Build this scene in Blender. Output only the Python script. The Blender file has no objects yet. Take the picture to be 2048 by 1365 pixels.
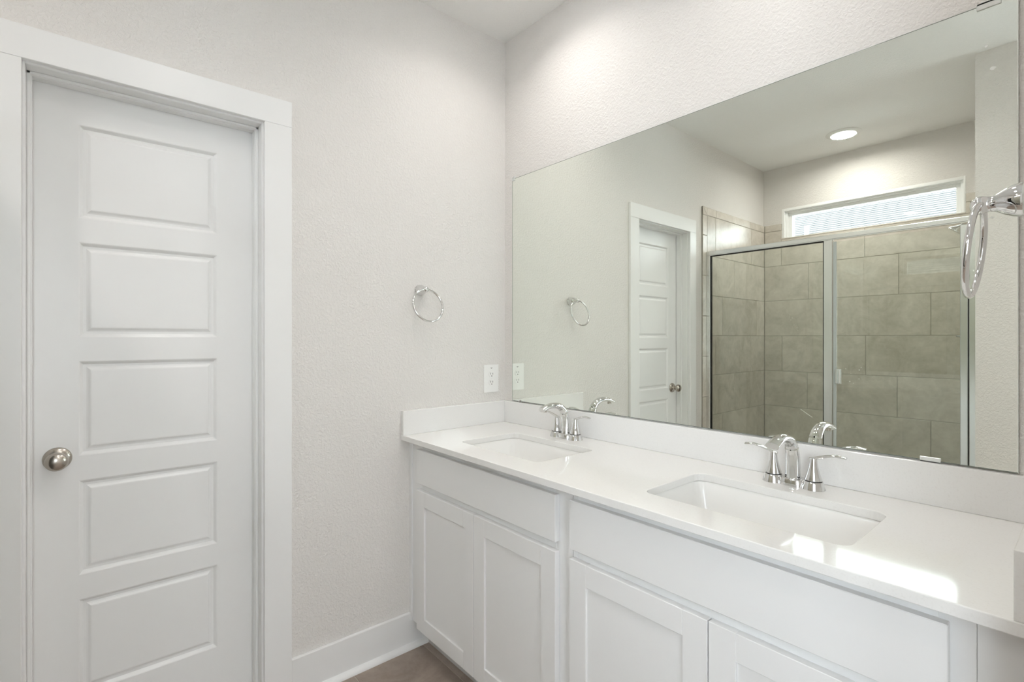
import bpy, bmesh, math, random
from mathutils import Vector, Matrix
random.seed(7)
sc = bpy.context.scene
COL = sc.collection
PI = math.pi

# ------------------------------------------------------------------ camera
cam_d = bpy.data.cameras.new('camera')
cam_d.sensor_width = 36.0
cam_d.lens = 36.0 * 1004.2037 / 2048.0
cam_d.shift_y = -5.5 / 2048.0
cam_d.clip_start = 0.02
cam = bpy.data.objects.new('camera', cam_d)
COL.objects.link(cam)
cam.location = (1.9092, -1.5876, 1.2843)
cam.rotation_euler = (PI / 2, 0, math.radians(49.456))
sc.camera = cam

# ------------------------------------------------------------------ world, exposure
wd = bpy.data.worlds.new('overcast_sky')
sc.world = wd
wd.use_nodes = True
bgn = wd.node_tree.nodes['Background']
bgn.inputs[0].default_value = (0.85, 0.925, 1.0, 1)
bgn.inputs[1].default_value = 3.3
sc.view_settings.view_transform = 'Standard'
sc.view_settings.look = 'None'
sc.view_settings.exposure = 1.49
sc.view_settings.gamma = 1.0
sc.view_settings.use_curve_mapping = False
cy = sc.cycles
cy.max_bounces = 20
cy.diffuse_bounces = 8
cy.glossy_bounces = 10
cy.transmission_bounces = 10
cy.transparent_max_bounces = 24
cy.caustics_reflective = True
cy.sample_clamp_indirect = 12.0
LAMP = 4.0             # watts of one recessed downlight at power 1
LAMP_COL = (1.0, 0.962, 0.925)

# room dimensions (metres): x along the mirror wall, y out of it (negative = into the room)
FZ, CZ = -0.025, 2.743
XR = 3.90              # far right wall
YF = -1.9012           # wall behind the camera
YS = -2.9563           # shower back wall
XS = 1.497             # shower right side
WX = 1.85              # wing wall beside the vanity

# ------------------------------------------------------------------ materials
def mat(name, col, rough=0.5, metal=0.0, spec=0.5):
    m = bpy.data.materials.new(name)
    m.use_nodes = True
    b = m.node_tree.nodes['Principled BSDF']
    b.inputs['Base Color'].default_value = (*col, 1)
    b.inputs['Roughness'].default_value = rough
    b.inputs['Metallic'].default_value = metal
    b.inputs['Specular IOR Level'].default_value = spec
    return m

def nd(m, t, **kw):
    n = m.node_tree.nodes.new(t)
    for k, v in kw.items():
        setattr(n, k, v)
    return n

def lk(m, a, b):
    m.node_tree.links.new(a, b)

def objco(m):
    return nd(m, 'ShaderNodeTexCoord').outputs['Object']

def noise(m, co, scale, detail=3, rough=0.5, dist=0.0):
    n = nd(m, 'ShaderNodeTexNoise')
    n.inputs['Scale'].default_value = scale
    n.inputs['Detail'].default_value = detail
    n.inputs['Roughness'].default_value = rough
    n.inputs['Distortion'].default_value = dist
    lk(m, co, n.inputs['Vector'])
    return n.outputs['Fac']

def bump(m, h, strength, dist):
    b = nd(m, 'ShaderNodeBump')
    b.inputs['Strength'].default_value = strength
    b.inputs['Distance'].default_value = dist
    lk(m, h, b.inputs['Height'])
    lk(m, b.outputs['Normal'], m.node_tree.nodes['Principled BSDF'].inputs['Normal'])

def ramp(m, fac, p0, c0, p1, c1):
    r = nd(m, 'ShaderNodeValToRGB')
    e = r.color_ramp.elements
    e[0].position, e[0].color = p0, (*c0, 1)
    e[1].position, e[1].color = p1, (*c1, 1)
    lk(m, fac, r.inputs['Fac'])
    return r.outputs['Color']

def bc(m, out):
    lk(m, out, m.node_tree.nodes['Principled BSDF'].inputs['Base Color'])

def plaster(name, col, scale, strength):
    m = mat(name, col, 0.62, spec=0.3)
    co = objco(m)
    n = noise(m, co, scale, 3, 0.55, 0.6)
    n2 = noise(m, co, scale * 0.31, 2, 0.5, 0.8)
    mx = nd(m, 'ShaderNodeMath', operation='ADD')
    lk(m, ramp(m, n, 0.42, (0, 0, 0), 0.62, (1, 1, 1)), mx.inputs[0])
    lk(m, n2, mx.inputs[1])
    bump(m, mx.outputs[0], strength, 0.0022)
    return m

M = {}
M['wall'] = plaster('wall_paint', (0.757, 0.734, 0.709), 105, 0.52)
M['ceil'] = plaster('ceiling_paint', (0.87, 0.865, 0.85), 120, 0.35)
M['trim'] = mat('white_trim_paint', (0.83, 0.83, 0.825), 0.30, spec=0.5)
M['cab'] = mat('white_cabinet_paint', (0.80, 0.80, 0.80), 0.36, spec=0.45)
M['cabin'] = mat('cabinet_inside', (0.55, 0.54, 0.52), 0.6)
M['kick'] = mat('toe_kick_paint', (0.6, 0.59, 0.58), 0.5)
M['porc'] = mat('white_porcelain', (0.86, 0.855, 0.84), 0.07, spec=0.55)
M['plastic'] = mat('white_plastic', (0.86, 0.855, 0.84), 0.35)
M['slot'] = mat('dark_slot', (0.09, 0.085, 0.08), 0.6)
M['black'] = mat('black_gasket', (0.015, 0.015, 0.015), 0.5)
M['chrome'] = mat('polished_chrome', (0.74, 0.74, 0.735), 0.045, 1.0)
M['nickel'] = mat('satin_nickel', (0.50, 0.46, 0.41), 0.24, 1.0)
M['alu'] = mat('brushed_aluminium', (0.80, 0.81, 0.80), 0.24, 1.0)
M['vinyl'] = mat('white_vinyl', (0.90, 0.905, 0.90), 0.4)
M['grout'] = mat('tile_grout', (0.42, 0.40, 0.35), 0.9)
M['fgrout'] = mat('floor_grout', (0.50, 0.44, 0.39), 0.9)
M['clip'] = mat('clear_plastic_clip', (0.72, 0.73, 0.71), 0.15)
M['clipdark'] = mat('clip_screw', (0.12, 0.08, 0.05), 0.5)
M['residue'] = mat('white_residue', (0.80, 0.82, 0.79), 0.8)
M['pipe'] = mat('vent_pipe_blue_grey', (0.25, 0.32, 0.42), 0.6)

m = M['quartz'] = mat('white_quartz', (0.80, 0.795, 0.78), 0.065, spec=0.55)
f = noise(m, objco(m), 260, 2)
bc(m, ramp(m, f, 0.28, (0.775, 0.766, 0.75), 0.46, (0.805, 0.798, 0.785)))

def tile_mat(name, c0, c1, rough):
    m = mat(name, c0, rough, spec=0.5)
    co = objco(m)
    g = nd(m, 'ShaderNodeNewGeometry')
    off = nd(m, 'ShaderNodeVectorMath', operation='ADD')
    sc_ = nd(m, 'ShaderNodeVectorMath', operation='SCALE')
    cmb = nd(m, 'ShaderNodeCombineXYZ')
    for i in range(3):
        lk(m, g.outputs['Random Per Island'], cmb.inputs[i])
    lk(m, cmb.outputs[0], sc_.inputs[0])
    sc_.inputs['Scale'].default_value = 37.0
    lk(m, co, off.inputs[0]); lk(m, sc_.outputs[0], off.inputs[1])
    n = noise(m, off.outputs[0], 5.5, 8, 0.62, 1.2)
    n2 = noise(m, off.outputs[0], 38, 4, 0.6, 0.3)
    a = nd(m, 'ShaderNodeMath', operation='MULTIPLY_ADD')
    lk(m, n2, a.inputs[0]); a.inputs[1].default_value = 0.35
    lk(m, n, a.inputs[2])
    s = nd(m, 'ShaderNodeMath', operation='MULTIPLY_ADD')
    lk(m, g.outputs['Random Per Island'], s.inputs[0]); s.inputs[1].default_value = 0.20
    lk(m, a.outputs[0], s.inputs[2])
    bc(m, ramp(m, s.outputs[0], 0.50, c0, 1.04, c1))
    bump(m, n2, 0.12, 0.001)
    return m
M['tile'] = tile_mat('shower_tile', (0.51, 0.468, 0.405), (0.745, 0.70, 0.635), 0.24)
M['ftile'] = tile_mat('floor_tile', (0.27, 0.215, 0.18), (0.42, 0.35, 0.30), 0.40)

# mirror: silvered glass with a slightly green cast
m = M['mirror'] = bpy.data.materials.new('mirror_silver')
m.use_nodes = True
nt = m.node_tree
nt.nodes.remove(nt.nodes['Principled BSDF'])
g = nt.nodes.new('ShaderNodeBsdfGlossy')
g.inputs['Color'].default_value = (0.895, 0.927, 0.868, 1)
g.inputs['Roughness'].default_value = 0.0
nt.links.new(g.outputs[0], nt.nodes['Material Output'].inputs[0])
M['medge'] = mat('mirror_edge', (0.16, 0.19, 0.16), 0.15)

# thin clear glass pane
def glass(name, tint):
    m = bpy.data.materials.new(name)
    m.use_nodes = True
    nt = m.node_tree
    nt.nodes.remove(nt.nodes['Principled BSDF'])
    tr = nt.nodes.new('ShaderNodeBsdfTransparent')
    tr.inputs[0].default_value = (*tint, 1)
    gl = nt.nodes.new('ShaderNodeBsdfGlossy')
    gl.inputs['Roughness'].default_value = 0.0
    gl.inputs['Color'].default_value = (1, 1, 1, 1)
    fr = nt.nodes.new('ShaderNodeFresnel')
    fr.inputs['IOR'].default_value = 1.5
    mx = nt.nodes.new('ShaderNodeMixShader')
    nt.links.new(fr.outputs[0], mx.inputs[0])
    nt.links.new(tr.outputs[0], mx.inputs[1])
    nt.links.new(gl.outputs[0], mx.inputs[2])
    nt.links.new(mx.outputs[0], nt.nodes['Material Output'].inputs[0])
    return m
M['glass'] = glass('shower_glass', (0.955, 0.975, 0.955))
M['pane'] = glass('window_glass', (0.98, 0.99, 0.985))

m = M['lens'] = bpy.data.materials.new('lamp_lens')
m.use_nodes = True
b = m.node_tree.nodes['Principled BSDF']
b.inputs['Base Color'].default_value = (0.9, 0.9, 0.88, 1)
b.inputs['Emission Color'].default_value = (*LAMP_COL, 1)
b.inputs['Emission Strength'].default_value = 5.0

m = M['shingle'] = mat('pale_shingles', (0.42, 0.43, 0.44), 0.9)
br = nd(m, 'ShaderNodeTexBrick')
br.offset = 0.37; br.offset_frequency = 3
for k, v in (('Scale', 1.0), ('Brick Width', 0.30), ('Row Height', 0.112), ('Mortar Size', 0.004), ('Bias', 0.0)):
    br.inputs[k].default_value = v
br.inputs['Color1'].default_value = (0.130, 0.132, 0.135, 1)
br.inputs['Color2'].default_value = (0.142, 0.144, 0.146, 1)
br.inputs['Mortar'].default_value = (0.07, 0.071, 0.074, 1)
lk(m, objco(m), br.inputs['Vector'])
bc(m, br.outputs['Color'])

# ------------------------------------------------------------------ mesh helpers
ORG = {}               # world origin of every parent empty

class MB:
    def __init__(s):
        s.bm = bmesh.new()
    def box(s, x0, x1, y0, y1, z0, z1, bev=0.0, mi=0, seg=1):
        b = bmesh.new()
        bmesh.ops.create_cube(b, size=1)
        for v in b.verts:
            v.co = Vector(((x0 + x1) / 2 + v.co.x * (x1 - x0), (y0 + y1) / 2 + v.co.y * (y1 - y0), (z0 + z1) / 2 + v.co.z * (z1 - z0)))
        if bev:
            bmesh.ops.bevel(b, geom=b.edges[:], offset=bev, segments=seg, affect='EDGES', profile=0.5)
        s._merge(b, mi)
        return s
    def _merge(s, b, mi=0):
        vm = {}
        for v in b.verts:
            vm[v] = s.bm.verts.new(v.co)
        for f in b.faces:
            try:
                nf = s.bm.faces.new([vm[v] for v in f.verts])
                nf.material_index = mi
            except ValueError:
                pass
        b.free()
    def loft(s, loops, cap0=True, cap1=True, mi=0, close=True):
        vs = [[s.bm.verts.new(p) for p in L] for L in loops]
        n = len(vs[0])
        for a, b in zip(vs, vs[1:]):
            for i in range(n if close else n - 1):
                j = (i + 1) % n
                f = s.bm.faces.new((a[i], a[j], b[j], b[i])); f.material_index = mi
        if cap0:
            f = s.bm.faces.new(list(reversed(vs[0]))); f.material_index = mi
        if cap1:
            f = s.bm.faces.new(vs[-1]); f.material_index = mi
        return s
    def lathe(s, prof, origin=(0, 0, 0), axis='z', seg=40, mi=0, cap0=True, cap1=True):
        """prof: list of (radius, height) along the axis"""
        o = Vector(origin)
        loops = []
        for r, h in prof:
            L = []
            for k in range(seg):
                a = 2 * PI * k / seg
                c, d = r * math.cos(a), r * math.sin(a)
                p = {'z': (c, d, h), 'x': (h, c, d), 'y': (d, h, c)}[axis]
                L.append(o + Vector(p))
            loops.append(L)
        return s.loft(loops, cap0, cap1, mi)
    def tube(s, pts, radii, seg=16, mi=0, up=(0, 0, 1), caps=True):
        """sweep an ellipse; radii: (across, along up) per point"""
        pts = [Vector(p) for p in pts]
        loops = []
        n = len(pts)
        for i, p in enumerate(pts):
            t = (pts[min(i + 1, n - 1)] - pts[max(i - 1, 0)]).normalized()
            u = Vector(up)
            side = t.cross(u)
            if side.length < 1e-4:
                side = t.cross(Vector((0, 1, 0)))
            side.normalize()
            v = side.cross(t).normalized()
            r = radii[i] if isinstance(radii, list) else radii
            if not isinstance(r, tuple):
                r = (r, r)
            loops.append([p + side * (r[0] * math.cos(2 * PI * k / seg)) + v * (r[1] * math.sin(2 * PI * k / seg)) for k in range(seg)])
        return s.loft(loops, caps, caps, mi)
    def torus(s, c, R, r, rot=None, seg=72, ms=14, mi=0):
        c = Vector(c)
        vs = []
        for i in range(seg):
            a = 2 * PI * i / seg
            ring = []
            for k in range(ms):
                b = 2 * PI * k / ms
                p = Vector((r * math.sin(b), (R + r * math.cos(b)) * math.cos(a), (R + r * math.cos(b)) * math.sin(a)))   # in the yz plane
                if rot:
                    p = rot @ p
                ring.append(s.bm.verts.new(c + p))
            vs.append(ring)
        for i in range(seg):
            for k in range(ms):
                f = s.bm.faces.new((vs[i][k], vs[(i + 1) % seg][k], vs[(i + 1) % seg][(k + 1) % ms], vs[i][(k + 1) % ms]))
                f.material_index = mi
        return s
    def quad(s, pts, mi=0):
        f = s.bm.faces.new([s.bm.verts.new(p) for p in pts]); f.material_index = mi
        return s
    def build(s, name, mats, parent=None, smooth=None):
        if not isinstance(mats, (list, tuple)):
            mats = [mats]
        o_ = ORG.get(parent.name, Vector()) if parent else Vector()
        for v in s.bm.verts:
            v.co -= o_
        bmesh.ops.recalc_face_normals(s.bm, faces=s.bm.faces[:])
        me = bpy.data.meshes.new(name)
        s.bm.to_mesh(me); s.bm.free()
        for k in mats:
            me.materials.append(M[k] if isinstance(k, str) else k)
        if smooth is not None:
            me.polygons.foreach_set('use_smooth', [True] * len(me.polygons))
            me.set_sharp_from_angle(angle=math.radians(smooth))
        ob = bpy.data.objects.new(name, me)
        COL.objects.link(ob)
        if parent:
            ob.parent = parent
            ORG[ob.name] = o_
        return ob

def tag(o, label=None, cat=None, group=None, kind=None):
    for k, v in (('label', label), ('category', cat), ('group', group), ('kind', kind)):
        if v:
            o[k] = v
    return o

def thing(name, loc, label, cat, group=None, kind=None):
    o = bpy.data.objects.new(name, None)
    o.empty_display_size = 0.05
    COL.objects.link(o)
    o.location = loc
    ORG[o.name] = Vector(loc)
    return tag(o, label, cat, group, kind)

def struct(o, label, cat):
    return tag(o, label, cat, kind='structure')

def copy_tree(o, parent=None):
    c = o.copy()
    COL.objects.link(c)
    if parent:
        c.parent = parent
    for ch in list(o.children):
        copy_tree(ch, c)
    return c

def rrect(x0, x1, y0, y1, r, z, n=6):
    pts = []
    for cx, cy_, a0 in ((x1 - r, y1 - r, 0), (x0 + r, y1 - r, 90), (x0 + r, y0 + r, 180), (x1 - r, y0 + r, 270)):
        for k in range(n + 1):
            a = math.radians(a0 + 90 * k / n)
            pts.append(Vector((cx + r * math.cos(a), cy_ + r * math.sin(a), z)))
    return pts

def bez(p, n):
    """Catmull-Rom through points"""
    p = [Vector(q) for q in p]
    out = []
    for i in range(len(p) - 1):
        a = p[max(i - 1, 0)]; b = p[i]; c = p[i + 1]; d = p[min(i + 2, len(p) - 1)]
        for k in range(n):
            t = k / n
            out.append(0.5 * ((2 * b) + (c - a) * t + (2 * a - 5 * b + 4 * c - d) * t * t + (3 * b - a - 3 * c + d) * t ** 3))
    out.append(p[-1])
    return out

# ------------------------------------------------------------------ room shell
W = 0.12
# left wall with the door opening
DY0, DY1, DZ = -1.7248, -1.0925, 2.0552         # rough opening
w = MB()
w.box(-W, 0, YS - W, DY0, FZ, CZ).box(-W, 0, DY1, W, FZ, CZ).box(-W, 0, DY0, DY1, DZ, CZ)
struct(w.build('wall_left', 'wall'), 'textured warm grey wall on the left holding the white panel door', 'wall')
struct(MB().box(0, XR + W, 0, W, FZ, CZ).build('wall_back', 'wall'), 'textured warm grey wall that carries the big mirror', 'wall')
struct(MB().box(WX, WX + 0.11, -0.69, 0, FZ, CZ).build('wall_right', 'wall'), 'short textured side wall at the right end of the vanity', 'wall')
struct(MB().box(XS, 1.72, YF - 0.1, YF, FZ, CZ).build('wall_front', 'wall'), 'grey end wall right of the shower seen in the mirror', 'wall')
VX0, VX1, VZ0, VZ1 = 2.25, 3.75, 0.70, 2.30
UY0, UY1 = -2.75, -1.75  # far right opening, for the added fill window
w = MB()
w.box(XR, XR + W, YS - W, UY0, FZ, CZ).box(XR, XR + W, UY1, 0, FZ, CZ).box(XR, XR + W, UY0, UY1, FZ, VZ0).box(XR, XR + W, UY0, UY1, VZ1, CZ)
struct(w.build('wall_far_right', 'wall'), 'far right wall of the bathroom around an added fill light window', 'wall')
# outside wall of the right part, around a window added for light
w = MB()
w.box(1.72, VX0, YS - W, YS, FZ, CZ).box(VX1, XR, YS - W, YS, FZ, CZ).box(VX0, VX1, YS - W, YS, FZ, VZ0).box(VX0, VX1, YS - W, YS, VZ1, CZ)
struct(w.build('wall_far_front', 'wall'), 'outside wall of the right part of the room around an added fill light window', 'wall')
# shower walls
WX0, WX1, WZ0, WZ1 = 0.152, 1.325, 2.135, 2.384
w = MB()
w.box(0, WX0, YS - W, YS, FZ, CZ).box(WX1, 1.72, YS - W, YS, FZ, CZ).box(WX0, WX1, YS - W, YS, FZ, WZ0 - 0.012).box(WX0, WX1, YS - W, YS, WZ1, CZ)
struct(w.build('wall_shower_back', 'wall'), 'grey wall above the shower tile around the high window', 'wall')
struct(MB().box(XS + 0.01, 1.72, YS, YF - 0.1, FZ, CZ).build('wall_shower_right', 'wall'), 'right side wall of the shower alcove', 'wall')
struct(MB().box(-W, XR + W, YS - W, W, CZ, CZ + 0.1).build('ceiling', 'ceil'), 'white textured ceiling', 'ceiling')

def tile_rects(u0, u1, rows, offs, length, hole=None, gap=0.0035, phase=0):
    """rows: list of z edges; offs: list of seam offsets per row"""
    R = []
    for i, (za, zb) in enumerate(zip(rows, rows[1:])):
        u = u0
        s = offs[i % len(offs)]
        seams = [s + k * length for k in range(-12, 12)]
        cuts = [u0] + [q for q in seams if u0 + 0.02 < q < u1 - 0.02] + [u1]
        for a, b in zip(cuts, cuts[1:]):
            R.append((a, b, za, zb))
    if hole:
        hu0, hu1, hz0, hz1 = hole
        out = []
        for a, b, za, zb in R:
            if b <= hu0 or a >= hu1 or zb <= hz0 or za >= hz1:
                out.append((a, b, za, zb)); continue
            if za < hz0: out.append((a, b, za, hz0))
            if zb > hz1: out.append((a, b, hz1, zb))
            z0, z1 = max(za, hz0), min(zb, hz1)
            if a < hu0: out.append((a, hu0, z0, z1))
            if b > hu1: out.append((hu1, b, z0, z1))
        R = out
    return [(a + gap / 2, b - gap / 2, za + gap / 2, zb - gap / 2) for a, b, za, zb in R]

rows = [FZ, 0.105, 0.405, 0.705, 1.005, 1.305, 1.605, 1.902, 2.2015]
trimrow = [2.2015, 2.262]
# left tile: along y from the bullnose strip to the back corner
tl = MB()
tl.box(0, 0.0078, YS, -1.9012, FZ, 2.2600, mi=1)
for a, b, za, zb in tile_rects(YS + 0.008, -1.9665, rows, [-2.395, -2.6965, -2.1977], 0.605):
    tl.box(0.004, 0.0105, a, b, za, zb, 0.0012)
for a, b, za, zb in tile_rects(YS + 0.008, -1.9665, trimrow, [-2.1032], 0.285 * 2):
    tl.box(0.004, 0.0110, a, b, za, zb, 0.002)
for za, zb in zip([FZ, 0.25, 0.55, 0.85, 1.15, 1.45, 1.75, 2.05], [0.25, 0.55, 0.85, 1.15, 1.45, 1.75, 2.05, 2.2015]):
    tl.box(0.004, 0.0110, -1.9665 + 0.0018, -1.9012, za + 0.0015, zb - 0.0015, 0.002)
# mitred corner of the bullnose
for tri in (((-1.9665, 2.2035), (-1.9665, 2.262), (-1.904, 2.262)), ((-1.9645, 2.2015), (-1.9012, 2.260), (-1.9012, 2.2015))):
    tl.loft([[Vector((0.004, a, b)) for a, b in tri], [Vector((0.011, a, b)) for a, b in tri]])
struct(tl.build('wall_tile_left', ['tile', 'grout']), 'beige stone-look tile on the left side of the shower', 'tiled wall')
# back tile
tb = MB()
HOLE = (WX0, WX1, WZ0, 9.0)
tb.box(0.0105, WX0, YS, YS + 0.0078, FZ, 2.26, mi=1).box(WX1, XS, YS, YS + 0.0078, FZ, 2.26, mi=1).box(WX0, WX1, YS, YS + 0.0078, FZ, WZ0 - 0.012, mi=1)
# seams per row from the floor up
for a, b, za, zb in tile_rects(0.0125, XS, rows, [0.157, 0.352, 0.543, 0.352, 0.157, 0.543, 0.36, 0.15], 0.600, (WX0, WX1, WZ0 - 0.010, 9.0)):
    tb.box(a, b, YS + 0.004, YS + 0.0105, za, zb, 0.0012)
for a, b, za, zb in tile_rects(0.0125, XS, trimrow, [0.45], 0.285 * 2, HOLE):
    tb.box(a, b, YS + 0.004, YS + 0.011, za, zb, 0.002)
struct(tb.build('wall_tile_back', ['tile', 'grout']), 'beige stone-look tile on the shower wall below the window', 'tiled wall')
tr_ = MB()
tr_.box(XS + 0.0022, XS + 0.010, YS + 0.011, YF - 0.1, FZ, 2.26, mi=1)
for a, b, za, zb in tile_rects(YS + 0.0125, YF - 0.1, rows, [-2.3, -2.5, -2.7], 0.605):
    tr_.box(XS, XS + 0.0065, a, b, za, zb, 0.0012)
for a, b, za, zb in tile_rects(YS + 0.0125, YF - 0.1, trimrow, [-2.3], 0.57):
    tr_.box(XS - 0.0005, XS + 0.0065, a, b, za, zb, 0.002)
struct(tr_.build('wall_tile_right', ['tile', 'grout']), 'beige stone-look tile on the right side of the shower', 'tiled wall')
# tiled window sill
struct(MB().box(WX0, WX1, YS - 0.055, YS + 0.0105, WZ0 - 0.010, WZ0, 0.0015).build('trim_1', 'tile'), 'beige tile sill under the high shower window', 'sill')

# floor tiles
fl = MB()
fl.box(-W, XR + W, YS - W, W, FZ - 0.05, FZ - 0.002, mi=1)
gy = [-0.482 - 0.3048 * k for k in range(-2, 12)]
for i, (yb, ya) in enumerate(zip(gy, gy[1:])):
    y0, y1 = max(ya, YS), min(yb, 0)
    if y1 - y0 < 0.01:
        continue
    xs = [0.105 + 0.6096 * (k + (i % 3) / 3) - 0.6096 * 2 for k in range(9)]
    for a, b in zip(xs, xs[1:]):
        a2, b2 = max(a, 0), min(b, XR)
        if b2 - a2 > 0.01:
            fl.box(a2 + 0.0015, b2 - 0.0015, y0 + 0.0015, y1 - 0.0015, FZ - 0.004, FZ, 0.0008)
struct(fl.build('floor', ['ftile', 'fgrout']), 'brown grey tile floor with thin grout lines', 'floor')

# baseboards
def baseboard(name, pts_box, lab, shoe=None):
    b = MB()
    for bx in pts_box:
        b.box(*bx, bev=0.002)
    o = b.build(name, 'trim', smooth=30)
    struct(o, lab, 'baseboard')
    return o
YCO, YCI = -1.0137, -1.1045          # right casing outer / inner edge
YCI2, YCO2 = -1.7128, -1.7938        # left casing
bb = MB()
bb.box(0, 0.0145, YCO, -0.0005, FZ, 0.1205, 0.002)
q = [(0.0145, FZ), (0.034, FZ)] + [(0.0145 + 0.0195 * math.cos(a), FZ + 0.0195 * math.sin(a)) for a in (0.25, 0.5, 0.8, 1.1, 1.4)] + [(0.0145, FZ + 0.0195)]
bb.loft([[Vector((x, YCO, z)) for x, z in q], [Vector((x, -0.001, z)) for x, z in q]])
struct(bb.build('baseboard_left', 'trim', smooth=30), 'tall white baseboard with shoe moulding between door and vanity', 'baseboard')
struct(MB().box(0, 0.0145, -1.899, YCO2, FZ, 0.1205, 0.002).build('baseboard_left_short', 'trim'), 'short white baseboard between door and shower', 'baseboard')
struct(MB().box(XS + 0.02, 1.719, YF, YF + 0.0145, FZ, 0.1205, 0.002).build('baseboard_front', 'trim'), 'white baseboard right of the shower', 'baseboard')

# ------------------------------------------------------------------ door
door = thing('door_1', (0, -1.4087, FZ), 'closed white five panel door in a flat white casing with a nickel knob', 'door', kind='structure')
c = MB()
ZC, ZO = 2.1345, 2.0432
c.box(0, 0.018, YCI, YCO, FZ, ZO, 0.0012).box(0, 0.018, YCO2, YCI2, FZ, ZO, 0.0012).box(0, 0.018, YCO2, YCO, ZO + 0.0004, ZC, 0.0012)
c.build('door_casing', 'trim', door)
j = MB()
JI0, JI1, JZ = -1.7068, -1.1105, 2.0372
j.box(-W, 0, JI1, DY1, FZ, DZ, 0.001).box(-W, 0, DY0, JI0, FZ, DZ, 0.001).box(-W, 0, JI0, JI1, JZ, DZ, 0.001)
# stop strip with a small ogee
for a, b in ((0.0, 0.0105), (0.004, 0.0085)):
    x0, x1 = (-0.084, -0.050) if a == 0 else (-0.0505, -0.043)
    j.box(x0, x1, JI1 - b, JI1, FZ, JZ, 0.0015).box(x0, x1, JI0, JI0 + b, FZ, JZ, 0.0015).box(x0, x1, JI0, JI1, JZ - b, JZ, 0.0015)
j.build('door_jamb', 'trim', door)
# slab with five raised panels
d = MB()
SY0, SY1, SZ1 = -1.7045, -1.1130, 2.0340
XF = -0.0865
PY0, PY1 = -1.5962, -1.2310
PZ = [(1.6470, 1.9290), (1.2880, 1.5740), (0.9300, 1.2150), (0.5705, 0.8555), (0.2090, 0.4965)]
SZ0 = FZ + 0.010
def fq(y0, y1, z0, z1, x=XF):
    d.quad([(x, y0, z0), (x, y1, z0), (x, y1, z1), (x, y0, z1)])
fq(SY0, PY0, SZ0, SZ1); fq(PY1, SY1, SZ0, SZ1)
zs = [SZ1] + [z for p in PZ for z in (p[1], p[0])] + [SZ0]
for a, b in zip(zs[::2], zs[1::2]):
    fq(PY0, PY1, b, a)
for z0, z1 in PZ:
    L = []
    for ins, dep in ((0, 0), (0.003, -0.0015), (0.010, -0.0095), (0.0175, -0.0095), (0.0215, -0.0080), (0.0275, -0.0035), (0.0305, -0.0030)):
        y0, y1, a, b = PY0 + ins, PY1 - ins, z0 + ins, z1 - ins
        L.append([Vector((XF + dep, y0, a)), Vector((XF + dep, y1, a)), Vector((XF + dep, y1, b)), Vector((XF + dep, y0, b))])
    d.loft(L, cap0=False)
# edges and back
for q in (((XF, SY0, SZ0), (XF, SY0, SZ1), (-W, SY0, SZ1), (-W, SY0, SZ0)), ((XF, SY1, SZ0), (XF, SY1, SZ1), (-W, SY1, SZ1), (-W, SY1, SZ0)),
          ((XF, SY0, SZ1), (XF, SY1, SZ1), (-W, SY1, SZ1), (-W, SY0, SZ1)), ((XF, SY0, SZ0), (XF, SY1, SZ0), (-W, SY1, SZ0), (-W, SY0, SZ0)),
          ((-W, SY0, SZ0), (-W, SY1, SZ0), (-W, SY1, SZ1), (-W, SY0, SZ1))):
    d.quad(q)
bmesh.ops.remove_doubles(d.bm, verts=d.bm.verts[:], dist=1e-5)
slab = d.build('door_slab', 'trim', door)
kn = MB()
KY, KZ = -1.6440, 0.929
kn.lathe([(0.0, 0.0), (0.0335, 0.0), (0.0335, 0.003), (0.031, 0.007), (0.023, 0.011), (0.0145, 0.013), (0.012, 0.018), (0.0115, 0.030), (0.015, 0.034),
          (0.0215, 0.0385), (0.0258, 0.045), (0.0268, 0.052), (0.0255, 0.059), (0.021, 0.0645), (0.013, 0.068), (0.005, 0.0692), (0.0, 0.0693)], (XF, KY, KZ), 'x', 48, cap0=False, cap1=False)
bmesh.ops.remove_doubles(kn.bm, verts=kn.bm.verts[:], dist=1e-6)
k = kn.build('door_knob', 'nickel', slab, smooth=50)
k['label'] = 'round satin nickel knob'

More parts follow.
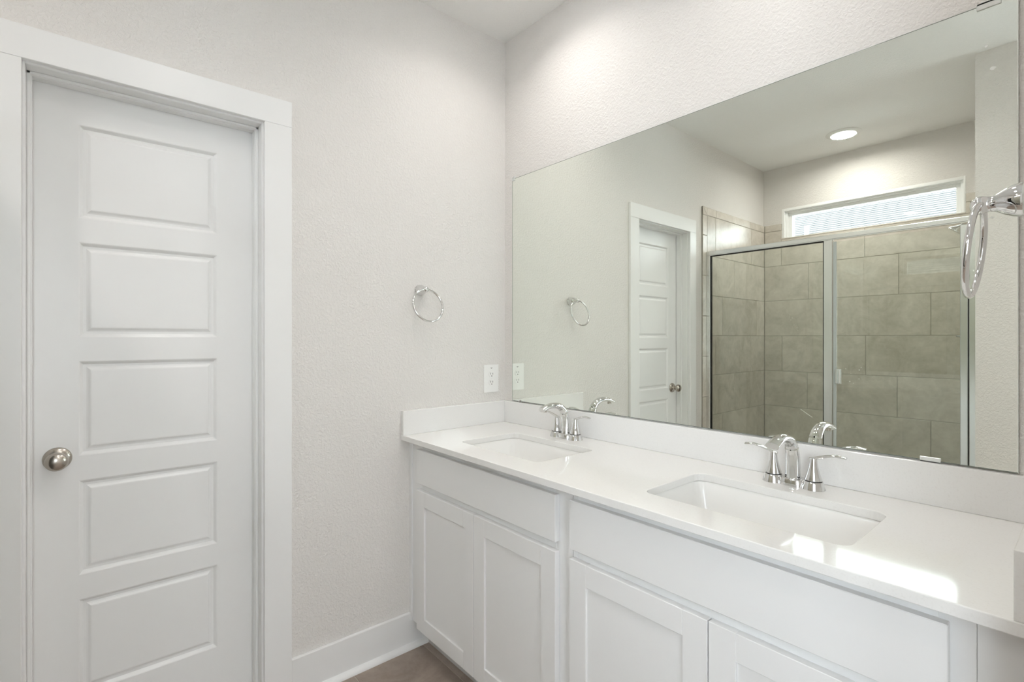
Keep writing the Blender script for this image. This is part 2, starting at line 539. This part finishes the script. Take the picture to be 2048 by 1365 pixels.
# ------------------------------------------------------------------ vanity
CT = 0.8772            # counter top
CB = CT - 0.0215
YFACE, YDOOR = -0.525, -0.545
def shaker(x0, x1, z0, z1, parent):
    r = 0.0605
    d = MB()
    d.box(x0, x0 + r, YDOOR, YFACE, z0, z1, 0.0010).box(x1 - r, x1, YDOOR, YFACE, z0, z1, 0.0010)
    d.box(x0 + r, x1 - r, YDOOR, YFACE, z1 - r, z1, 0.0010).box(x0 + r, x1 - r, YDOOR, YFACE, z0, z0 + r, 0.0010)
    d.box(x0 + r - 0.004, x1 - r + 0.004, YDOOR + 0.0065, YFACE - 0.003, z0 + r - 0.004, z1 - r + 0.004)
    return d.build('cabinet_door', 'cab', parent)
def cabinet(x0, x1, dx0, dx1, split, label):
    t = thing('vanity_cabinet', ((x0 + x1) / 2, -0.27, FZ), label, 'cabinet', 'white vanity base cabinets')
    b = MB()
    zb = 0.090
    b.box(x0, x0 + 0.018, -0.507, -0.022, zb, CB - 0.001).box(x1 - 0.018, x1, -0.507, -0.022, zb, CB - 0.001)
    b.box(x0 + 0.018, x1 - 0.018, -0.507, -0.022, zb, zb + 0.015).box(x0 + 0.018, x1 - 0.018, -0.032, -0.022, zb + 0.015, CB - 0.03)
    b.build('carcass', 'cab', t)
    f = MB()
    xa, xb = dx0 + 0.014, dx1 - 0.014
    f.box(x0, xa, YFACE, -0.507, zb, CB - 0.001, 0.0008).box(xb, x1, YFACE, -0.507, zb, CB - 0.001, 0.0008)
    f.box(xa, xb, YFACE, -0.507, 0.815, CB - 0.001, 0.0008).box(xa, xb, YFACE, -0.507, 0.645, 0.710, 0.0008)
    f.box(xa, xb, YFACE, -0.507, zb, 0.115, 0.0008).box(split - 0.03, split + 0.03, YFACE, -0.507, 0.115, 0.645, 0.0008)
    f.build('face_frame', 'cab', t)
    MB().box(dx0, dx1, YDOOR, YFACE, 0.6905, 0.8285, 0.0014).build('drawer_front', 'cab', t)
    shaker(dx0, split - 0.0015, 0.091, 0.6635, t)
    shaker(split + 0.0015, dx1, 0.091, 0.6635, t)
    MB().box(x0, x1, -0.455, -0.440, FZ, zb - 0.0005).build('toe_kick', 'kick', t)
    return t
cabL = cabinet(0.022, 0.9345, 0.0865, 0.8825, 0.4815, 'white shaker vanity base with two doors under the left sink beside the textured wall')
cabR = cabinet(0.9355, 1.7850, 0.9385, 1.7535, 1.3510, 'white shaker vanity base with wide false drawer under the right sink')
MB().box(0.001, 0.0215, -0.531, -0.500, 0.090, CB - 0.001, 0.0006).build('filler_strip', 'cab', cabL)
MB().box(1.7855, WX - 0.001, -0.5245, -0.500, 0.090, CB - 0.001, 0.0006).build('filler_strip', 'cab', cabR)

SINKS = [(0.2700, 0.7160), (1.1210, 1.5935)]
SY0_, SY1_ = -0.4570, -0.1690
top = thing('countertop', (0.925, -0.285, CB), 'white quartz vanity countertop with two undermount sink cut-outs and low backsplash', 'countertop')
ct = bmesh.new()
def ring_edges(pts):
    vs = [ct.verts.new(p) for p in pts]
    return [ct.edges.new((vs[i], vs[(i + 1) % len(vs)])) for i in range(len(vs))]
es = ring_edges([(0.0008, -0.5703, CT), (WX - 0.0008, -0.5703, CT), (WX - 0.0008, -0.0005, CT), (0.0008, -0.0005, CT)])
for a, b in SINKS:
    es += ring_edges(rrect(a, b, SY0_, SY1_, 0.030, CT, 8))
bmesh.ops.triangle_fill(ct, use_beauty=True, edges=es)
for f_ in ct.faces:
    if f_.normal.z < 0:
        f_.normal_flip()
r = bmesh.ops.extrude_face_region(ct, geom=ct.faces[:])
for v in [g_ for g_ in r['geom'] if isinstance(g_, bmesh.types.BMVert)]:
    v.co.z = CB
ctm = MB(); ctm.bm.free(); ctm.bm = ct
slab_o = ctm.build('slab', 'quartz', top)
bv = slab_o.modifiers.new('eased_edges', 'BEVEL')
bv.width = 0.0018; bv.segments = 2; bv.limit_method = 'ANGLE'; bv.angle_limit = math.radians(60)
ZB = 0.9800
MB().box(0.0212, WX - 0.0212, -0.0205, -0.0005, CT, ZB, 0.0016, seg=2).build('backsplash', 'quartz', top)
MB().box(0.0008, 0.0208, -0.5695, -0.0008, CT, ZB, 0.0016, seg=2).build('side_splash', 'quartz', top)
MB().box(WX - 0.0208, WX - 0.0008, -0.5695, -0.0008, CT, ZB, 0.0016, seg=2).build('side_splash', 'quartz', top)

def sink(a, b, label):
    t = thing('undermount_sink', ((a + b) / 2, (SY0_ + SY1_) / 2, CB), label, 'sink', 'undermount sinks')
    s = MB()
    e = 0.0035
    x0, x1, y0, y1 = a - e, b + e, SY0_ - e, SY1_ + e
    prof = [(-0.016, CB - 0.0005), (0, CB - 0.0005), (0.0025, CB - 0.004), (0.006, CB - 0.030), (0.014, CB - 0.085), (0.022, CB - 0.110), (0.038, CB - 0.127), (0.065, CB - 0.136), (0.10, CB - 0.1395), (0.125, CB - 0.1415)]
    loops = []
    for ins, z in prof:
        rr = max(0.030 + (0.012 if ins > 0.01 else 0) - (ins * 0.0), 0.02)
        rr = min(rr + ins * 0.25, (y1 - y0) / 2 - ins - 0.002)
        loops.append(rrect(x0 + ins, x1 - ins, y0 + ins, y1 - ins, rr, z, 8))
    s.loft(loops, cap0=False, cap1=True)
    # outside shell
    out = [rrect(x0 + i - 0.012, x1 - i + 0.012, y0 + i - 0.012, y1 - i + 0.012, 0.04, z, 8) for i, z in ((-0.004, CB - 0.0006), (-0.004, CB - 0.012), (0.008, CB - 0.085), (0.03, CB - 0.150))]
    s.loft(out, cap0=False, cap1=True)
    s.build('basin', 'porc', t, smooth=50)
    dx, dy = (a + b) / 2, (SY0_ + SY1_) / 2
    MB().lathe([(0.0, 0), (0.030, 0), (0.031, 0.002), (0.027, 0.0035), (0.021, 0.002), (0.018, 0.0045), (0.0, 0.0055)], (dx, dy, CB - 0.1412), 'z', 32, cap0=False, cap1=False).build('drain', 'chrome', t, smooth=40)
    return t
sink(*SINKS[0], 'white rectangular undermount sink nearer the textured side wall')
sink(*SINKS[1], 'white rectangular undermount sink in front of the shower reflection')

# faucets: four inch centerset, curved spout, two lever handles
FX, FY = (0.4925, 1.3560), -0.086
def faucet(fx, label):
    t = thing('faucet', (fx, FY, CT), label, 'faucet', 'chrome centerset faucets')
    H = 0.0515
    b = MB()
    for s in (-1, 1):
        b.lathe([(0.0285, 0.0003), (0.0280, 0.002), (0.0243, 0.0170), (0.0226, 0.0215)], (fx + s * H, FY, CT), 'z', 40)
    # joined centre block
    L = []
    for z, k in ((0.0003, 1.0), (0.002, 1.0), (0.017, 0.97), (0.0205, 0.90)):
        ring = []
        for i in range(48):
            a = 2 * PI * i / 48
            ca, sa = math.cos(a), math.sin(a)
            rx, ry = 0.0335, 0.0265
            ring.append(Vector((fx + k * rx * abs(ca) ** 0.7 * (1 if ca > 0 else -1), FY + k * ry * abs(sa) ** 0.8 * (1 if sa > 0 else -1), CT + z)))
        L.append(ring)
    b.loft(L)
    b.build('base', 'chrome', t, smooth=35)
    sp = MB()
    path = bez([(fx, FY, CT + 0.0195), (fx, FY, CT + 0.055), (fx, FY - 0.004, CT + 0.089), (fx, FY - 0.017, CT + 0.116), (fx, FY - 0.043, CT + 0.1335), (fx, FY - 0.078, CT + 0.1385), (fx, FY - 0.110, CT + 0.1345), (fx, FY - 0.137, CT + 0.1255)], 6)
    n = len(path) - 1
    rad = []
    for i in range(n + 1):
        u = i / n
        across = 0.0205 * (1 - u) ** 1.2 + 0.0135 * (1 - (1 - u) ** 1.2) + (0.0040 * max(0, (u - 0.6) / 0.4))
        thick = 0.0190 * (1 - u) ** 1.3 + 0.0095 * (1 - (1 - u) ** 1.3)
        rad.append((across, thick))
    sp.tube(path, rad, 28, up=(0, -0.5, 1))
    so = sp.build('spout', 'chrome', t, smooth=45)
    e = path[-1]
    MB().lathe([(0.0, 0.0), (0.0085, 0.0), (0.0085, 0.010), (0.0, 0.010)], (e.x, e.y + 0.016, e.z - 0.0095), 'z', 20, cap0=False, cap1=False).build('aerator', 'nickel', so, smooth=40)
    for s in (-1, 1):
        h = MB()
        hx = fx + s * H
        h.lathe([(0.0214, 0.0242), (0.0214, 0.0255), (0.0165, 0.040), (0.0122, 0.057), (0.0098, 0.070), (0.0088, 0.079), (0.0078, 0.0825)], (hx, FY, CT), 'z', 36)
        ho = h.build('handle', 'chrome', t, smooth=50)
        MB().lathe([(0.0208, 0.0212), (0.0208, 0.0244)], (hx, FY, CT), 'z', 32).build('gap_ring', 'black', ho, smooth=40)
        lv = MB()
        pth = bez([(hx - s * 0.0085, FY, CT + 0.0785), (hx, FY, CT + 0.0815), (hx + s * 0.016, FY - 0.001, CT + 0.0875), (hx + s * 0.034, FY - 0.002, CT + 0.0935), (hx + s * 0.056, FY - 0.003, CT + 0.0975), (hx + s * 0.078, FY - 0.004, CT + 0.0955)], 5)
        m_ = len(pth) - 1
        lv.tube(pth, [(0.0078 - 0.0012 * math.sin(PI * i / m_) + 0.0 * i, 0.0050 - 0.0018 * (i / m_)) for i in range(m_ + 1)], 18, up=(0, 0, 1))
        lv.build('lever', 'chrome', ho, smooth=50)
    return t
faucet(FX[0], 'chrome two lever faucet behind the sink nearer the textured side wall')
faucet(FX[1], 'chrome two lever faucet behind the sink in front of the shower reflection')

# ------------------------------------------------------------------ mirror
MX0, MX1, MZ0, MZ1 = 0.0629, 1.7928, 0.9835, 2.0545
mir = thing('wall_mirror', (0.928, 0, MZ0), 'large frameless wall mirror above the vanity reflecting the shower', 'mirror')
g = MB()
yb, yf = -0.0008, -0.0062
bw = 0.0016
g.quad([(MX0 + bw, yf, MZ0 + bw), (MX1 - bw, yf, MZ0 + bw), (MX1 - bw, yf, MZ1 - bw), (MX0 + bw, yf, MZ1 - bw)], 0)
O_ = [(MX0, MZ0), (MX1, MZ0), (MX1, MZ1), (MX0, MZ1)]
I_ = [(MX0 + bw, MZ0 + bw), (MX1 - bw, MZ0 + bw), (MX1 - bw, MZ1 - bw), (MX0 + bw, MZ1 - bw)]
for i in range(4):
    j = (i + 1) % 4
    g.quad([(O_[i][0], yf, O_[i][1]), (O_[j][0], yf, O_[j][1]), (I_[j][0], yf, I_[j][1]), (I_[i][0], yf, I_[i][1])], 2 if i == 1 else 1)
for p, q in (((MX0, MZ0), (MX1, MZ0)), ((MX1, MZ0), (MX1, MZ1)), ((MX1, MZ1), (MX0, MZ1)), ((MX0, MZ1), (MX0, MZ0))):
    g.quad([(p[0], yb, p[1]), (q[0], yb, q[1]), (q[0], yf, q[1]), (p[0], yf, p[1])], 1)
g.quad([(MX0, yb, MZ0), (MX1, yb, MZ0), (MX1, yb, MZ1), (MX0, yb, MZ1)], 1)
bmesh.ops.remove_doubles(g.bm, verts=g.bm.verts[:], dist=1e-5)
gl_o = g.build('mirror_glass', ['mirror', 'medge', 'residue'], mir)
for x, z, s in ((0.118, MZ0, 1), (1.640, MZ0, 1), (1.745, MZ1, -1), (MX0 + 0.010, MZ1, -1)):
    c = MB()
    wdt = 0.009 if x < 0.5 else 0.020
    c.box(x - wdt, x + wdt, -0.0092, -0.0064, z - s * 0.004, z + s * 0.009, 0.0008)
    c.box(x - wdt, x + wdt, -0.0092, -0.0006, min(z - s * 0.0045, z - s * 0.0005), max(z - s * 0.0045, z - s * 0.0005), 0.0004)
    if s < 0:
        c.box(x - wdt * 0.7, x + wdt * 0.7, -0.006, -0.0006, z + 0.004, z + 0.012, 0.0006)
    co = c.build('mirror_clip', 'clip', mir)
    if x < 0.5 and s > 0:
        MB().box(x + 0.003, x + 0.009, -0.0102, -0.0090, z, z + 0.006).build('screw', 'clipdark', co)
# specks of adhesive left on the glass near the right edge
for x, z, a in ((1.741, 1.957, .0035), (1.752, 1.902, .0055), (1.744, 1.560, .0020), (1.751, 1.561, .0034), (1.778, 1.566, .0036), (1.318, 0.991, .006)):
    L = []
    for dep, kk in ((0.0, 1.0), (0.0004, 0.7)):
        L.append([Vector((x + a * kk * math.cos(2 * PI * i / 9) * (1 + 0.25 * math.sin(3 * i + x * 90)), yf - 0.0001 - dep, z + a * kk * math.sin(2 * PI * i / 9) * (0.8 + 0.2 * math.cos(2 * i)))) for i in range(9)])
    MB().loft(L).build('residue_speck', 'residue', gl_o)['label'] = 'white speck of adhesive residue'

# ------------------------------------------------------------------ towel rings
def towel_ring(label):
    # built on the left wall, facing +x
    o = Vector((0, -0.4820, 1.4910))
    t = thing('towel_ring', o, label, 'towel ring', 'chrome towel rings')
    p = MB()
    p.lathe([(0.0, 0.0005), (0.0235, 0.0005), (0.0240, 0.003), (0.0232, 0.006), (0.0222, 0.0068), (0.0222, 0.0085), (0.0232, 0.0095), (0.0230, 0.016), (0.0212, 0.024), (0.0175, 0.032), (0.0135, 0.038), (0.0112, 0.043), (0.0106, 0.047),
             (0.0112, 0.050), (0.0124, 0.054), (0.0128, 0.057), (0.0120, 0.061), (0.0088, 0.0655), (0.004, 0.0680), (0.0, 0.0684)], o, 'x', 44, cap0=False, cap1=False)
    bmesh.ops.remove_doubles(p.bm, verts=p.bm.verts[:], dist=1e-6)
    p.build('mounting_post', 'chrome', t, smooth=50)
    R_, tilt = 0.0705, math.radians(15)
    rot = Matrix.Rotation(-tilt, 3, 'Y')
    down = rot @ Vector((0, 0, -1))
    MB().torus(o + Vector((0.0560, 0, 0.0)) + down * R_, R_, 0.0048, rot).build('ring', 'chrome', t, smooth=60)
    return t
ringL = towel_ring('chrome towel ring on the textured left wall above the outlet')
ringR = copy_tree(ringL)
ringR.location = (WX, -0.500, 1.4960)
ringR.rotation_euler = (0, 0, PI)
ringR.scale = (1.12, 1.12, 1.12)
for ch in ringR.children:
    if ch.name.startswith('ring'):           # this ring hangs a little straighter
        pv = Vector((0.0560, 0, 0))
        Rm = Matrix.Rotation(math.radians(9), 3, 'Y')
        ch.rotation_euler = Rm.to_euler()
        ch.scale = (0.91, 0.91, 0.91)
        ch.location = pv - Rm @ (pv * 0.91)
ringR['label'] = 'large close chrome towel ring at the right edge in front of the mirror'

# ------------------------------------------------------------------ outlet
ou = thing('wall_outlet', (0, -0.0895, 1.0907), 'white duplex outlet on an oversized plate above the backsplash', 'outlet')
OY, OZ = -0.0895, 1.0907
MB().box(0.0004, 0.0058, OY - 0.0440, OY + 0.0440, OZ - 0.0665, OZ + 0.0665, 0.0016, seg=2).build('cover_plate', 'plastic', ou)
for dz in (0.0195, -0.0195):
    f = MB()
    L = []
    for x, k in ((0.0055, 1.0), (0.0073, 1.0), (0.0078, 0.95)):
        L.append([Vector((x, OY + k * 0.0170 * math.cos(2 * PI * i / 32), max(min(OZ + dz + k * 0.0175 * math.sin(2 * PI * i / 32), OZ + dz + 0.0140), OZ + dz - 0.0140))) for i in range(32)])
    f.loft(L)
    fo = f.build('receptacle', 'plastic', ou, smooth=30)
    s = MB()
    s.box(0.0077, 0.0081, OY - 0.0078, OY - 0.0056, OZ + dz - 0.001, OZ + dz + 0.0085)
    s.box(0.0077, 0.0081, OY + 0.0056, OY + 0.0078, OZ + dz - 0.001, OZ + dz + 0.0075)
    s.lathe([(0.0026, 0.0077), (0.0026, 0.0081)], (0, OY, OZ + dz - 0.0075), 'x', 16)
    s.build('slots', 'slot', fo)
MB().lathe([(0.0026, 0.0057), (0.0026, 0.0068), (0.0015, 0.0073)], (0, OY, OZ), 'x', 16).build('screw', 'plastic', ou, smooth=40)
mk = MB()
mk.box(0.0058, 0.0061, OY - 0.0060, OY + 0.0060, OZ + 0.0492, OZ + 0.0520).box(0.0058, 0.0061, OY - 0.0022, OY + 0.0022, OZ + 0.0468, OZ + 0.0492)
mo = mk.build('sticker_mark', mat('grey_print', (0.36, 0.35, 0.33), 0.6), ou)

# ------------------------------------------------------------------ recessed ceiling lights
def ceiling_light(x, y, label, power, beam=142):
    t = thing('recessed_light', (x, y, CZ), label, 'ceiling light', 'recessed ceiling lights')
    MB().lathe([(0.078, -0.0125), (0.084, -0.0125), (0.100, -0.008), (0.108, -0.0015), (0.108, -0.0003), (0.078, -0.0003), (0.078, -0.0125)], (x, y, CZ), 'z', 56, cap0=False, cap1=False).build('trim_ring', 'plastic', t, smooth=40)
    MB().lathe([(0.0, -0.0095), (0.060, -0.0093), (0.0775, -0.008), (0.0775, -0.004), (0.0, -0.004)], (x, y, CZ), 'z', 48, cap0=False, cap1=False).build('lens', 'lens', t, smooth=40)
    ld = bpy.data.lights.new('downlight', 'AREA')
    ld.shape = 'DISK'; ld.size = 0.15; ld.spread = math.radians(beam)
    ld.color = LAMP_COL; ld.energy = LAMP * power
    lo = bpy.data.objects.new('downlight', ld); COL.objects.link(lo)
    lo.parent = t; lo.location = (0, 0, -0.0145)
    return t
ceiling_light(0.727, -2.540, 'lit recessed ceiling light above the shower seen in the mirror', 0.64, 168)
for x, y, lab, pw in ((0.49, -0.36, 'lit recessed ceiling light above the left sink', 0.225), (1.32, -0.36, 'lit recessed ceiling light above the right sink', 0.12), (2.95, -1.00, 'added unseen recessed fill light in the right part of the room', 1.1), (1.15, -1.25, 'added unseen recessed fill light in front of the panel door', 0.31)):  # sink lights, then two lamps added out of view as fill
    ceiling_light(x, y, lab, pw)

# ------------------------------------------------------------------ high shower window
win = thing('window_1', (0.74, YS - 0.07, WZ0), 'high horizontal white vinyl window above the shower tile', 'window', kind='structure')
wf = MB()
GY = YS - 0.088
for x0, x1, y0, y1, z0, z1 in (
    (WX0, WX0 + 0.020, YS - W, YS + 0.0015, WZ0, WZ1), (WX1 - 0.012, WX1, YS - W, YS + 0.0015, WZ0, WZ1), (WX0 + 0.020, WX1 - 0.012, YS - W, YS + 0.0012, WZ1 - 0.022, WZ1),
    (WX0 + 0.020, WX0 + 0.036, YS - W, YS - 0.026, WZ0, WZ1 - 0.022), (WX1 - 0.030, WX1 - 0.012, YS - W, YS - 0.026, WZ0, WZ1 - 0.022), (WX0 + 0.036, WX1 - 0.030, YS - W, YS - 0.026, WZ1 - 0.034, WZ1 - 0.022),
    (WX0 + 0.036, WX1 - 0.030, YS - W, YS - 0.026, WZ0, WZ0 + 0.008)):
    wf.box(x0, x1, y0, y1, z0, z1, 0.0012)
wf.build('window_frame', 'vinyl', win)
sa = MB()
for x0, x1, y0, y1, z0, z1 in (
    (WX0 + 0.0362, WX0 + 0.064, GY - 0.012, YS - 0.046, WZ0 + 0.0082, WZ1 - 0.0342), (WX1 - 0.056, WX1 - 0.0302, GY - 0.012, YS - 0.046, WZ0 + 0.0082, WZ1 - 0.0342),
    (WX0 + 0.064, WX1 - 0.056, GY - 0.012, YS - 0.046, WZ1 - 0.058, WZ1 - 0.0342), (WX0 + 0.064, WX1 - 0.056, GY - 0.012, YS - 0.046, WZ0 + 0.0082, WZ0 + 0.014)):
    sa.box(x0, x1, y0, y1, z0, z1, 0.002)
so = sa.build('sash', 'vinyl', win)
MB().box(WX0 + 0.060, WX1 - 0.060, GY - 0.002, GY + 0.002, WZ0 + 0.012, WZ1 - 0.053).build('pane', 'pane', so)

# window added in the unseen right part to light the cabinet fronts
w2 = thing('added_window_2', (3.0, YS - 0.06, VZ0), 'added white framed window for fill light in the right part of the room', 'window', kind='structure')
f = MB()
for x0, x1, z0, z1 in ((VX0, VX0 + 0.05, VZ0, VZ1), (VX1 - 0.05, VX1, VZ0, VZ1), (VX0 + 0.05, VX1 - 0.05, VZ0, VZ0 + 0.05), (VX0 + 0.05, VX1 - 0.05, VZ1 - 0.05, VZ1)):
    f.box(x0, x1, YS - W, YS - 0.04, z0, z1, 0.003)
f.build('window_frame', 'vinyl', w2)
MB().box(VX0 + 0.045, VX1 - 0.045, YS - 0.075, YS - 0.070, VZ0 + 0.045, VZ1 - 0.045).build('pane', 'pane', w2)

w3 = thing('added_window_3', (XR + 0.06, -2.25, 0.80), 'added white framed window for fill light in the far right wall', 'window', kind='structure')  # unseen window, added to throw daylight on the door and left wall
f = MB()
for y0, y1, z0, z1 in ((UY0, UY0 + 0.05, VZ0, VZ1), (UY1 - 0.05, UY1, VZ0, VZ1), (UY0 + 0.05, UY1 - 0.05, VZ0, VZ0 + 0.05), (UY0 + 0.05, UY1 - 0.05, VZ1 - 0.05, VZ1)):
    f.box(XR + 0.04, XR + W, y0, y1, z0, z1, 0.003)
f.build('window_frame', 'vinyl', w3)
MB().box(XR + 0.070, XR + 0.075, UY0 + 0.045, UY1 - 0.045, VZ0 + 0.045, VZ1 - 0.045).build('pane', 'pane', w3)

# ------------------------------------------------------------------ neighbour's roof outside
rf = MB()
ang = math.atan(0.5)
p0 = Vector((0, -6.0, 2.40))
u = Vector((0, -math.cos(ang), math.sin(ang)))
nrm = Vector((0, math.sin(ang), math.cos(ang)))
roof = thing('neighbour_house', (0, -6.0, 0), 'pale shingled roof of the neighbouring house outside the shower window', 'house')
for k in range(34):
    a = 0.112 * k
    pts = []
    for s_, h in ((a, 0.012), (a + 0.114, 0.002), (a + 0.114, 0.0), (a, 0.0)):
        pts.append((s_, h))
    rf.loft([[Vector((x, 0, 0)) + p0 + u * s_ + nrm * h for s_, h in pts] for x in (-7, 1.2)])
ro = rf.build('roof', 'shingle', roof)
MB().box(-6.8, 1.0, -14, -6.3, -0.2, 2.45).build('house_wall', mat('pale_siding', (0.5, 0.49, 0.47), 0.8), roof)
# roof texture runs along x and up the slope
mp = nd(M['shingle'], 'ShaderNodeMapping'); mp.vector_type = 'POINT'
mp.inputs['Rotation'].default_value = (ang, 0, 0)
mp.inputs['Location'].default_value = (0.07, 0.0, 0)
tcn = [n for n in M['shingle'].node_tree.nodes if n.type == 'TEX_COORD'][0]
lk(M['shingle'], tcn.outputs['Object'], mp.inputs['Vector'])
lk(M['shingle'], mp.outputs['Vector'], br.inputs['Vector'])
# plumbing vent on that roof
vs = 1.02
vp = Vector((-1.02, 0, 0)) + p0 + u * vs
tag(MB().lathe([(0.035, -0.05), (0.035, 0.16), (0.028, 0.16), (0.028, 0.10)], vp, 'z', 24).build('roof_vent_pipe', 'pipe', smooth=40), 'short blue grey plumbing pipe sticking up from the neighbouring roof', 'pipe')

# ------------------------------------------------------------------ shower
YG = -1.9664
se = thing('shower_enclosure', (0.75, YG, 0.075), 'clear glass shower enclosure with brushed metal frame, fixed panel and hinged door', 'shower enclosure')
h = MB()
XL, XRR = 0.0115, XS - 0.0008
h.box(XL, XRR, YG - 0.018, YG + 0.018, 1.8990, 1.9270, 0.004, seg=2).box(XL, XRR, YG - 0.013, YG + 0.013, 1.8950, 1.8992)
h.build('header_rail', 'alu', se)
MB().box(XL, 0.0400, YG - 0.016, YG + 0.016, 0.080, 1.8945, 0.0015).build('wall_jamb', 'alu', se)
MB().box(1.4680, XRR, YG - 0.016, YG + 0.016, 0.080, 1.8945, 0.0015).build('wall_jamb', 'alu', se)
MB().box(XL, XRR, YG - 0.020, YG + 0.020, 0.0755, 0.0800).build('sill_rail', 'alu', se)
po = MB()
po.box(0.7880, 0.8340, YG - 0.016, YG + 0.016, 0.080, 1.8945, 0.002).box(0.8230, 0.8345, YG + 0.0160, YG + 0.0185, 0.080, 1.8945, 0.0008)
po.build('center_post', 'alu', se)
fp = MB().box(0.0455, 0.7820, YG - 0.003, YG + 0.003, 0.085, 1.8890).build('fixed_panel', 'glass', se)
gk = MB()
gk.box(0.0400, 0.0470, YG - 0.006, YG + 0.006, 0.080, 1.8945).box(0.0470, 0.7815, YG - 0.006, YG + 0.006, 1.8875, 1.8945).box(0.7815, 0.7880, YG - 0.006, YG + 0.006, 0.080, 1.8945)
gk.build('gasket', 'black', se)
dr = MB()
dr.box(1.4310, 1.4615, YG - 0.012, YG + 0.012, 0.095, 1.8850, 0.002)
do = dr.build('door_stile', 'alu', se)
MB().box(1.4615, 1.4680, YG - 0.008, YG + 0.008, 0.090, 1.8900).build('hinge_gasket', 'black', do)
dg = MB().box(0.8560, 1.4300, YG - 0.003, YG + 0.003, 0.095, 1.8800).build('door_glass', 'glass', se)
MB().box(0.8380, 0.8555, YG - 0.006, YG + 0.006, 0.095, 1.8820, 0.001).build('door_edge_strip', mat('grey_vinyl_strip', (0.52, 0.56, 0.56), 0.3), se)
hd = MB()
hd.box(0.8510, 0.8640, YG + 0.0062, YG + 0.016, 1.0040, 1.0960, 0.002).box(0.8680, 0.8790, YG + 0.0062, YG + 0.022, 1.0040, 1.0960, 0.003).box(0.8600, 0.8720, YG + 0.0062, YG + 0.010, 1.0040, 1.0960, 0.001)
hd.box(0.8790, 0.8835, YG + 0.0032, YG + 0.012, 1.0040, 1.0960, 0.001)
hd.build('door_pull', 'alu', se)
def speck(x, z, a, par):
    MB().lathe([(a, YG + 0.0031), (a * 0.6, YG + 0.0036)], (x, 0, z), 'y', 8).build('residue_speck', 'residue', par)['label'] = 'white speck of label residue'
for x, z, a in ((0.905, 1.098, .003), (0.975, 1.094, .0035), (0.985, 1.110, .003), (0.880, 1.045, .0028), (0.926, 1.022, .0032), (0.945, 1.012, .0024), (0.974, 1.040, .0028), (0.932, 1.072, .002)):
    speck(x, z, a, dg)
for x, z, a in ((0.585, 1.425, .002), (0.600, 1.418, .0025), (0.592, 1.405, .002), (0.612, 1.372, .0018), (0.630, 1.355, .002), (0.634, 1.335, .0018)):
    speck(x, z, a, fp)
MB().tube([(0.6510, YG + 0.0034, 0.8240), (0.7200, YG + 0.0034, 0.7790)], 0.0016, 8).build('tape_sliver', 'residue', fp)
# curb and pan
tag(MB().box(0.0115, XS - 0.001, YG - 0.055, YG + 0.055, FZ + 0.0005, 0.0750, 0.004).build('trim_2', 'tile'), 'tiled curb at the shower entry', 'curb', kind='structure')
tag(MB().box(0.0115, XS - 0.001, YS + 0.012, YG - 0.056, FZ + 0.0005, 0.020, 0.004).build('shower_pan', 'porc'), 'white shower pan behind the glass', 'shower pan', kind='structure')

sh = thing('showerhead', (XS, -2.45, 2.00), 'chrome shower head on a bent arm behind the shower glass', 'shower head')
a = MB()
a.lathe([(0.0, -0.0005), (0.029, -0.0005), (0.027, -0.006), (0.014, -0.010), (0.0, -0.010)], (XS, -2.45, 2.00), 'x', 28, cap0=False, cap1=False)
a.build('flange', 'chrome', sh, smooth=40)
MB().tube(bez([(XS - 0.004, -2.45, 2.0), (XS - 0.04, -2.45, 2.012), (XS - 0.085, -2.45, 2.000), (XS - 0.112, -2.45, 1.972)], 6), 0.0085, 16, up=(0, 1, 0)).build('arm', 'chrome', sh, smooth=50)
hd = MB()
ax = Vector((-0.62, 0, -0.78)).normalized()
prof = [(0.008, 0.0), (0.013, 0.006), (0.015, 0.018), (0.024, 0.030), (0.042, 0.046), (0.048, 0.054), (0.048, 0.060), (0.040, 0.063), (0.0, 0.063)]
base = Vector((XS - 0.110, -2.45, 1.974))
sx = Vector((0, 1, 0)); sy = ax.cross(sx).normalized()
hd.loft([[base + ax * z + (sx * math.cos(2 * PI * i / 36) + sy * math.sin(2 * PI * i / 36)) * max(r, 0.0005) for i in range(36)] for r, z in prof])
hd.build('head', 'chrome', sh, smooth=45)
sv = thing('shower_valve', (XS, -2.45, 1.29), 'chrome lever valve on the right shower wall behind the glass', 'shower valve')
MB().lathe([(0.0, -0.0005), (0.075, -0.0005), (0.072, -0.006), (0.03, -0.010), (0.026, -0.045), (0.022, -0.060), (0.0, -0.060)], (XS, -2.45, 1.29), 'x', 36, cap0=False, cap1=False).build('escutcheon', 'chrome', sv, smooth=40)
MB().tube([(XS - 0.055, -2.45, 1.29), (XS - 0.09, -2.45, 1.292), (XS - 0.150, -2.45, 1.298)], [(0.010, 0.008), (0.009, 0.007), (0.008, 0.006)], 14).build('lever', 'chrome', sv, smooth=50)
